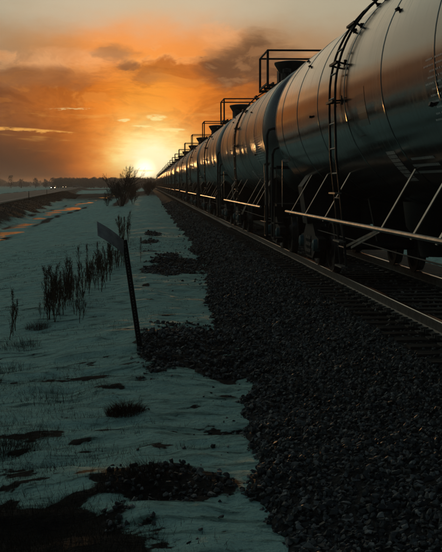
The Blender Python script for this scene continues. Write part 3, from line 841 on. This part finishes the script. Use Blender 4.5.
# ------------------------------------------------------------------ leaning sign
def build_sign():
    p = spot(139.5, 346)
    s = empty('sign_post', p, 'leaning steel sign post with a bent plate, standing in the snow', 'sign')
    k = p.y / 1150
    top = Vector((-14.5 * k, -.1, 107 * k)); dr = top.normalized()
    side = Vector((1, .25, 0)); side = (side - dr * side.dot(dr)).normalized(); nrm = dr.cross(side)
    # U-channel: web and two flanges, with a row of punched holes as small dark discs set proud of the web
    b = MB(); w, dp, t = .032, .022, .005
    prof = [(-w, -dp), (-w + t, -dp), (-w + t, 0), (w - t, 0), (w - t, -dp), (w, -dp), (w, t), (-w, t)]
    n = len(prof); q = []
    for h in (-.35, top.length): q += [dr * h + side * x + nrm * z for x, z in prof]
    b.add(q, [(i, (i + 1) % n, (i + 1) % n + n, i + n) for i in range(n)] + [tuple(range(n))[::-1], tuple(range(n, 2 * n))])
    b.build('post', M['post'], s)
    hb = MB()
    for j in range(34):
        c = dr * (.06 + j * .038) - nrm * .002
        for sgn in (1,):
            vs = [c + (side * math.cos(a) + dr * math.sin(a)) * .0075 - nrm * .0015 for a in [k2 * math.pi / 4 for k2 in range(8)]]
            hb.add(vs, [tuple(range(8))])
    hb.build('bolt_holes', M['sign'], s, fix=False)
    # bent plate, tipped back so that its face meets the sky
    u = Vector((-25.5 * k, -.2, 19 * k)); v = Vector((1.0 * k, -.15, -14 * k))
    v = v - u * (v.dot(u) / u.dot(u)) * .25
    o = top + Vector((-.5 * k, -.035, 0)); nn = u.cross(v).normalized() * .002
    b = MB(); N = 8; q = []
    for sgn in (1, -1):
        for i in range(N + 1):
            for j in range(3):
                a, c = i / N, j / 2
                q.append(o + u * a + v * c + nn * sgn + u.cross(v).normalized() * (.02 * math.sin(a * 3.0) + .012 * c * a))
    m3 = (N + 1) * 3; fs = []
    for i in range(N):
        for j in range(2):
            a = i * 3 + j; fs += [(a, a + 1, a + 4, a + 3), (a + m3, a + 3 + m3, a + 4 + m3, a + 1 + m3)]
        fs += [(i * 3, i * 3 + 3, i * 3 + 3 + m3, i * 3 + m3), (i * 3 + 2, i * 3 + 2 + m3, i * 3 + 5 + m3, i * 3 + 5)]
    for i in (0, N): fs += [(i * 3, i * 3 + m3, i * 3 + 1 + m3, i * 3 + 1), (i * 3 + 1, i * 3 + 1 + m3, i * 3 + 2 + m3, i * 3 + 2)]
    b.add(q, fs); b.build('sign_plate', M['sign'], s, True)
    for h in (.03, .12): MB().lathe([(.012, -.02), (.012, .03)], top - dr * h, 'y', 8).build('bolt', M['post'], s)
build_sign()

# ------------------------------------------------------------------ dry weeds
def weed_meshes(seed, h):
    rng = random.Random(seed); st, sd = MB(), MB()
    lean = Vector((rng.uniform(-.12, .12), rng.uniform(-.1, .1), 0)); pts = []
    for k in range(6): f = k / 5; pts.append(Vector((rng.uniform(-.008, .008), rng.uniform(-.008, .008), h * f)) + lean * h * f * f)
    st.tube(pts, [.008, .007, .006, .005, .004, .003], 5)
    def clump(p, r, n):
        for _ in range(n):
            c = p + Vector((rng.gauss(0, r), rng.gauss(0, r), rng.gauss(0, r * 1.5))); a = Vector((rng.gauss(0, 1), rng.gauss(0, 1), rng.gauss(0, 1.4))).normalized() * rng.uniform(.006, .013)
            bvec = a.cross(Vector((rng.gauss(0, 1), rng.gauss(0, 1), rng.gauss(0, 1)))).normalized() * rng.uniform(.003, .006)
            sd.add([c - a, c + bvec, c + a, c - bvec], [(0, 1, 2, 3)])
    for k in range(rng.randint(12, 18)):
        f = rng.uniform(.12, .97); b0 = pts[0].lerp(pts[-1], f) if f < 1 else pts[-1]
        i = min(int(f * 5), 4); b0 = pts[i].lerp(pts[i + 1], f * 5 - i)
        an = rng.uniform(0, 6.28); L = rng.uniform(.06, .2) * (1.15 - f) * 1.6 + .03
        d = Vector((math.cos(an) * .33, math.sin(an) * .33, 1)).normalized(); e = b0 + d * L
        st.tube([b0, b0 + d * L * .5 + Vector((0, 0, -.006)), e], [.0045, .0035, .0025], 4)
        for t in (.35, .6, .8, 1.0): clump(b0.lerp(e, t), .011, 5)
    for f in (.72, .8, .88, .95, 1.0): clump(pts[0].lerp(pts[-1], f) + lean * 0, .013, 9)
    return st.mesh('stem', M['weed'], fix=False), sd.mesh('seed_head', M['weed'], fix=False)
WEEDS = [weed_meshes(k, .6 + .06 * (k % 4)) for k in range(14)]
def weed(p, k, h, label, group):
    o = empty('dry_weed', p, label, 'weed', group, random.uniform(0, 6.28)); st, sd = WEEDS[k % len(WEEDS)]
    o.scale = (h * random.uniform(.7, 1.2), h * random.uniform(.7, 1.2), h); o.rotation_euler = (random.gauss(0, .1), random.gauss(0, .1), random.uniform(0, 6.28)); link('stem', st, o); tag(link('seed_head', sd, o), kind='stuff')
rw = random.Random(12)
for k in range(130):
    t = (k + rw.random()) / 130
    px = 44 + 82 * t + rw.gauss(0, 6); py = 316 - 54 * t + rw.gauss(0, 6.5 * (1.15 - t))
    if rw.random() < .15: px, py = rw.uniform(46, 84), rw.uniform(298, 324)
    weed(spot(px, py), k, rw.choice([rw.uniform(.3, .6), rw.uniform(.6, .9), rw.uniform(.75, 1.15)]), 'dark dry weed stalk in the ragged clump left of the leaning sign', 'dry weeds left of the sign')
for k in range(12):
    weed(spot(rw.uniform(116, 130), rw.uniform(232, 247)), k, rw.uniform(.95, 1.35), 'dark dry weed stalk in the small clump rising behind the sign plate', 'dry weeds behind the sign')
for k, (px, py) in enumerate(((13, 336), (15, 331), (10, 340))):
    weed(spot(px, py), k + 3, rw.uniform(.75, .95), 'dry weed stalk alone at the left edge of the picture', 'dry weeds at the left edge')

# ------------------------------------------------------------------ grass
def tuft_mesh(name, seed, n, spread, h, lean, m, wd=.003):
    rng = random.Random(seed); b = MB()
    for _ in range(n):
        a, r = rng.uniform(0, 6.28), spread * math.sqrt(rng.random()); p = Vector((r * math.cos(a), r * math.sin(a), -.02))
        hh = h * rng.uniform(.3, 1.05) * (1.1 - .6 * r / spread); d = Vector((math.cos(a), math.sin(a), 0)) * rng.uniform(0, .9) * hh + Vector((rng.gauss(0, .35), rng.gauss(0, .35), 0)) * hh + Vector(lean) * hh * rng.uniform(.3, 1.5)
        w = Vector((rng.gauss(0, 1), rng.gauss(0, 1), 0)).normalized() * wd
        q = [p, p + d * .25 + Vector((0, 0, hh * .55)), p + d * .9 + Vector((0, 0, hh * .95))]
        b.add([q[0] - w, q[0] + w, q[1] + w * .8, q[1] - w * .8, q[2]], [(0, 1, 2, 3), (3, 2, 4)])
    return b.mesh(name, m, fix=False)
def tuft(px, py, seed, n, spread, h, lean, m, label, wd=.0018, group=None):
    o = link('grass_tuft', tuft_mesh('grass_tuft', seed, n, spread, h, lean, m, wd), None, spot(px, py))
    return tag(o, label, 'grass', group)
tuft(126, 413, 1, 1300, .19, .2, (.0, 0, 0), M['weed_red'], 'round russet grass tuft on the snow below the sign post')
tuft(38, 329, 2, 420, .2, .26, (.1, 0, 0), M['weed_red'], 'russet grass tuft at the foot of the weed clump')
tuft(20, 348, 3, 260, .35, .3, (-.3, 0, 0), M['straw'], 'thin dark grass tuft at the left edge below the lone weeds')
tuft(46, 402, 4, 60, .3, .34, (-.45, 0, 0), M['straw'], 'sparse long grass blades leaning left on the lower snow')
tuft(30, 440, 5, 70, .3, .26, (-.35, 0, 0), M['straw'], 'sparse grass blades just above the dark bottom left corner')
tuft(4, 452, 6, 600, .3, .24, (.1, 0, 0), M['straw'], 'dense dark grass at the left edge above the bottom corner')
tuft(150, 472, 7, 420, .22, .16, (-.3, 0, .0), M['straw'], 'twiggy grass tuft on top of the bare stony patch')
tuft(182, 448, 8, 60, .12, .08, (.3, 0, 0), M['straw'], 'small grass tuft just above and right of the stony patch')
tuft(8, 372, 9, 120, .3, .24, (-.2, 0, 0), M['straw'], 'low dark grass at the left edge beside the lower snow')
def cover(name, label, n, fn, h, m, seed):
    """short dead grass over bare ground: one mass"""
    rng = np.random.default_rng(seed); P = fn(rng, n); V = []; 
    for x, y, z in P:
        a = rng.uniform(0, 6.28); hh = h * rng.uniform(.3, 1.3); w = .0022 * max(1, y / 12)
        dx, dy = rng.normal(0, .6, 2) * hh; cx, cy = math.cos(a) * w, math.sin(a) * w
        V += [(x - cx, y - cy, z - .02), (x + cx, y + cy, z - .02), (x + dx, y + dy, z + hh)]
    f = np.arange(len(V)).reshape(-1, 3)
    return tag(bulk(name, np.array(V), f, m), label, 'grass', kind='stuff')
def on_bare(x0, x1, y0, y1, cut):
    def fn(rng, n):
        x, y = rng.uniform(x0, x1, n), rng.uniform(y0, y1, n); k = bare(x, y) > cut; x, y = x[k], y[k]
        return np.stack([x, y, gz(x, y)], -1)
    return fn
def near_grass(rng, n):
    y = 5.8 + 8.5 * rng.random(n) ** 1.3; x = -.05 - rng.random(n) ** .8 * (y * .128 + .2)
    k = (fbm(x / .45, y / .45, 73, 4) + .16 * sstep(12.5, 7.5, y) + .12 * sstep(-.2, -1.2, x) + rng.normal(0, .07, n) > .1); x, y = x[k], y[k]  # grass thickened towards the near left, added to darken the foreground
    return np.stack([x, y, gz(x, y)], -1)
cover('near_grass', 'matted dark dead grass, thickened to darken the near snow at the left', 9000, near_grass, .06, M['straw'], 9)
def on_bank(rng, n):
    y = rng.uniform(60, 330, n); x = road_near(y) + rng.uniform(.3, 5.5, n); k = bare(x, y) > .5; x, y = x[k], y[k]
    return np.stack([x, y, gz(x, y)], -1)
def stubble(rng, n):
    x, y = rng.uniform(-5.2, .9, n), 6 + 40 * rng.random(n) ** 1.4
    k = (fbm(x / .7, y / .7, 71, 4) > .08) & (x < toe(y) - .05); x, y = x[k], y[k]
    return np.stack([x, y, gz(x, y)], -1)
cover('grass_stubble', 'dark grass stubble poking through the snow', 26000, stubble, .05, M['straw'], 6)
cover('dead_grass', 'short dead grass on the bare ground in the near left corner', 9000, on_bare(-1.4, .1, 5.6, 8.2, .5), .055, M['straw'], 3)
cover('bank_grass', 'dark dead grass on the road bank beyond the ditch', 26000, lambda rng, n: on_bank(rng, n), .12, M['straw'], 4)

# ------------------------------------------------------------------ bare trees
def bare_tree(seed, h, stems, spread, depth=5, r0=.07, rmin=.012, twig=.42):
    rng = random.Random(seed); tr, cr = MB(), MB()
    def grow(p, d, L, r, lev):
        pts = [p]; n = 4 if lev < 2 else 3; dd = d.copy()
        for _ in range(n):
            dd = (dd + Vector((rng.gauss(0, .12), rng.gauss(0, .12), rng.gauss(.05, .08)))).normalized(); pts.append(pts[-1] + dd * L / n)
        rs = [max(r * (1 - .55 * k / n), rmin) for k in range(n + 1)]
        (tr if lev == 0 else cr).tube(pts, rs, 6 if lev == 0 else (4 if lev < 3 else 3), caps=False)
        if lev >= depth: return
        for _ in range(rng.randint(2, 3)):
            f = rng.uniform(.3, 1.0); i = min(int(f * n), n - 1); b = pts[i].lerp(pts[i + 1], f * n - i)
            ax = Vector((rng.gauss(0, 1), rng.gauss(0, 1), rng.gauss(0, .5))).normalized()
            nd = (dd + ax * rng.uniform(.45, .95) + Vector((0, 0, .12))).normalized()
            grow(b, nd, L * rng.uniform(twig, twig + .28), r * rng.uniform(.42, .6), lev + 1)
        grow(pts[-1], dd, L * rng.uniform(.5, .7), rs[-1] * .9, lev + 1)
    for k in range(stems):
        a = 6.28 * k / stems + rng.uniform(-.4, .4); q = rng.uniform(.1, spread)
        grow(Vector((math.cos(a) * .12, math.sin(a) * .12, -.15)), Vector((math.cos(a) * q, math.sin(a) * q * .6, 1)).normalized(), h * rng.uniform(.36, .55), r0 * rng.uniform(.7, 1.15), 0)
    return tr.mesh('trunk', M['bark'], True, fix=False), cr.mesh('crown', M['bark'], fix=False)
def plant_tree(name, p, meshes, label, cat, group=None, s=1.0, rz=0.0):
    o = empty(name, p, label, cat, group, rz); o.scale = (s, s, s)
    link('trunk', meshes[0], o); link('crown', meshes[1], o); return o
p = spot(121.5, 206)
BIG = bare_tree(9, 4.4, 5, .7, 4, .075, .011, .5)
plant_tree('bare_tree', p, BIG, 'bare many-stemmed tree in front of the sunset, left of the train', 'tree', None, 1.0, .6)
SHRUBS = [bare_tree(20 + k, 2.9, 8, .9, 3, .04, .014, .5) for k in range(4)]
rs = random.Random(3)
for k in range(24):
    y = 175 + k * 10 + rs.uniform(-5, 5); x = rs.uniform(-6.5, 1.0)
    plant_tree('bare_shrub', (x, y, float(gz(np.array([x]), np.array([y]))[0])), SHRUBS[k % 4], 'leafless shrub in the thicket beside the line under the sun', 'shrub', 'shrubs in the thicket under the sun', rs.uniform(.7, 1.15), rs.uniform(0, 6))
for k, (px, py, s) in enumerate(((107, 206, .5), (133, 204, .55))):
    plant_tree('bare_shrub', spot(px, py), SHRUBS[k], ('low leafless shrub at the left foot of the many-stemmed tree', 'low leafless shrub at the right foot of the many-stemmed tree')[k], 'shrub', None, s, k)

# far woods
def far_trees(name, spec, seed, m):
    rng = np.random.default_rng(seed); V = []
    for x, y, z, h, w in spec:
        n = 170
        th = rng.uniform(0, 6.28, n); rr = np.sqrt(rng.random(n)); hh = rng.random(n) ** .8
        prof = w * (.35 + .65 * np.sin(np.clip(hh, 0, 1) * math.pi * .85 + .25))
        c = np.stack([x + np.cos(th) * rr * prof, y + np.sin(th) * rr * prof, z + .12 * h + hh * h * .9], -1)
        d1 = rng.normal(0, 1, (n, 3)); d1 /= np.linalg.norm(d1, axis=1)[:, None]; d2 = rng.normal(0, 1, (n, 3)); d2 /= np.linalg.norm(d2, axis=1)[:, None]
        L = rng.uniform(.5, 1.5, (n, 1))
        V.append(np.stack([c - d1 * L, c + d1 * L, c + d2 * L * .35], 1).reshape(-1, 3))
        V.append(np.array([[x - .25, y, z - .3], [x + .25, y, z - .3], [x, y, z + h * .8]]))
    V = np.concatenate(V)
    return bulk(name, V, np.arange(len(V)).reshape(-1, 3), m)
rng = np.random.default_rng(8)
spec = []
for k in range(420):
    y = rng.uniform(880, 1100); px = rng.uniform(53, 260); x = (px - 147) / 1150 * y
    spec.append((x, y, -1.2, rng.uniform(6.2, 8.4), rng.uniform(2.2, 4.0)))
for k in range(300):
    y = rng.uniform(1300, 1700); px = rng.uniform(-260, 60); x = (px - 147) / 1150 * y
    spec.append((x, y, -1.2, rng.uniform(4.5, 7.0) * (1 + .5 * (px < 5)), rng.uniform(3, 5)))
wd = far_trees('far_woods', spec, 4, M['bark']); tag(wd, 'low dark belt of leafless woods along the horizon', 'woods', kind='stuff')
for k, (px, h, lab) in enumerate(((12, 9.6, 'tall distant tree at the left end of the horizon'), (22, 6.8, 'small distant tree right of the tall one at the left end of the horizon'), (36, 8.0, 'distant tree standing alone left of the oncoming headlights'), (46, 7.0, 'distant tree just above the brightest pair of headlights'))):
    y = 900 + 30 * k; x = (px - 147) / 1150 * y
    o = empty('distant_tree', (x, y, -1.2), lab, 'tree', 'lone trees on the horizon')
    a = far_trees('crown', [(0, 0, 0, h, 2.6)], 30 + k, M['bark']); a.parent = o
    MB().tube([(0, 0, -.3), (.1, 0, h * .4), (0, .1, h * .75)], [.3, .2, .1], 6).build('trunk', M['bark'], o)

# ------------------------------------------------------------------ vehicles on the road
def build_car_body(paint, lamp):
    c = empty('road_car', (0, 0, 0))
    body = [(-2.2, .35), (-2.25, .75), (-1.35, .95), (-.7, 1.42), (.9, 1.45), (1.75, 1.0), (2.2, .92), (2.25, .4)]
    b = MB(); n = len(body)
    def ring(x, k): return [(x, y, z if z < 1.0 else 1.0 + (z - 1.0) * k) for y, z in body]
    vs = ring(-.88, .9) + ring(-.72, 1.0) + ring(.72, 1.0) + ring(.88, .9)
    fs = [tuple(range(n)), tuple(range(3 * n, 4 * n))[::-1]]
    for r in range(3): fs += [(r * n + i, r * n + (i + 1) % n, (r + 1) * n + (i + 1) % n, (r + 1) * n + i) for i in range(n)]
    b.add(vs, fs).build('body', paint, c)
    b = MB(); b.add([(-.66, -1.31, .99), (.66, -1.31, .99), (.58, -.78, 1.37), (-.58, -.78, 1.37)], [(0, 1, 2, 3)]).build('windscreen', M['glass'], c)
    for v in c.children[-1].data.vertices: v.co += Vector((0, -.02, .015))
    for s in (-1, 1):
        MB().lathe([(0, -.03), (.1, -.02), (.12, .02), (.1, .05)], (s * .66, -2.26, .68), 'y', 12).build('headlight', lamp, c, True)
        for y in (-1.4, 1.4): MB().lathe([(.15, -.1), (.3, -.1), (.33, -.06), (.33, .06), (.3, .1), (.15, .1)], (s * .8, y, .33), 'x', 18).build('wheel', M['rubber'], c, True)
    return c
def put_car(y, off, paint, lamp, label, flip=False):
    c = build_car_body(paint, lamp); x = float(road_near(y)) - off
    c.location = (x, y, ROAD_Z + .005); c.rotation_euler.z = .045 + (math.pi if flip else 0)
    tag(c, label, 'car', 'cars on the far road')
put_car(430, 6.2, M['car_b'], M['headlamp'], 'oncoming car with the brightest pair of headlights, leftmost on the far road')
put_car(560, 5.5, M['car_b'], M['dim_lamp'], 'oncoming car with a fainter pair of headlights, second from the left on the far road')
put_car(640, 2.0, M['car_b'], M['glass'], 'dark car without visible lights, third from the left on the far road', True)
put_car(760, 2.0, M['car_a'], M['glass'], 'rightmost dark car on the far road, nearest the bare tree', True)
for k, (y, lab) in enumerate(((150, 'thin reflector post on the near side of the road, closer one'), (205, 'thin reflector post on the near side of the road, farther one'))):
    x = float(road_near(y)) + .9
    o = empty('marker_post', (x, y, float(gz(np.array([x]), np.array([y]))[0])), lab, 'post', 'reflector posts by the road')
    MB().box((0, 0, .4), (.09, .04, 1.3)).build('post', M['post'], o); MB().box((0, -.027, .92), (.08, .012, .18)).build('reflector', M['sign'], o)

# ------------------------------------------------------------------ hazy air
def build_haze():
    b = MB().box((0, 2960, 4.5), (10100, 6100, 13.5)); o = b.build('haze', [])
    m = bpy.data.materials.new('haze'); m.use_nodes = True; nt = m.node_tree
    nt.nodes.remove(nt.nodes['Principled BSDF'])
    v = nt.nodes.new('ShaderNodeVolumePrincipled'); v.inputs['Color'].default_value = (.95, .93, .9, 1)
    v.inputs['Density'].default_value = HAZE; v.inputs['Anisotropy'].default_value = .25
    nt.links.new(v.outputs[0], nt.nodes['Material Output'].inputs['Volume'])
    o.data.materials.append(m); tag(o, kind='stuff'); return o
HAZE = .0004
build_haze()
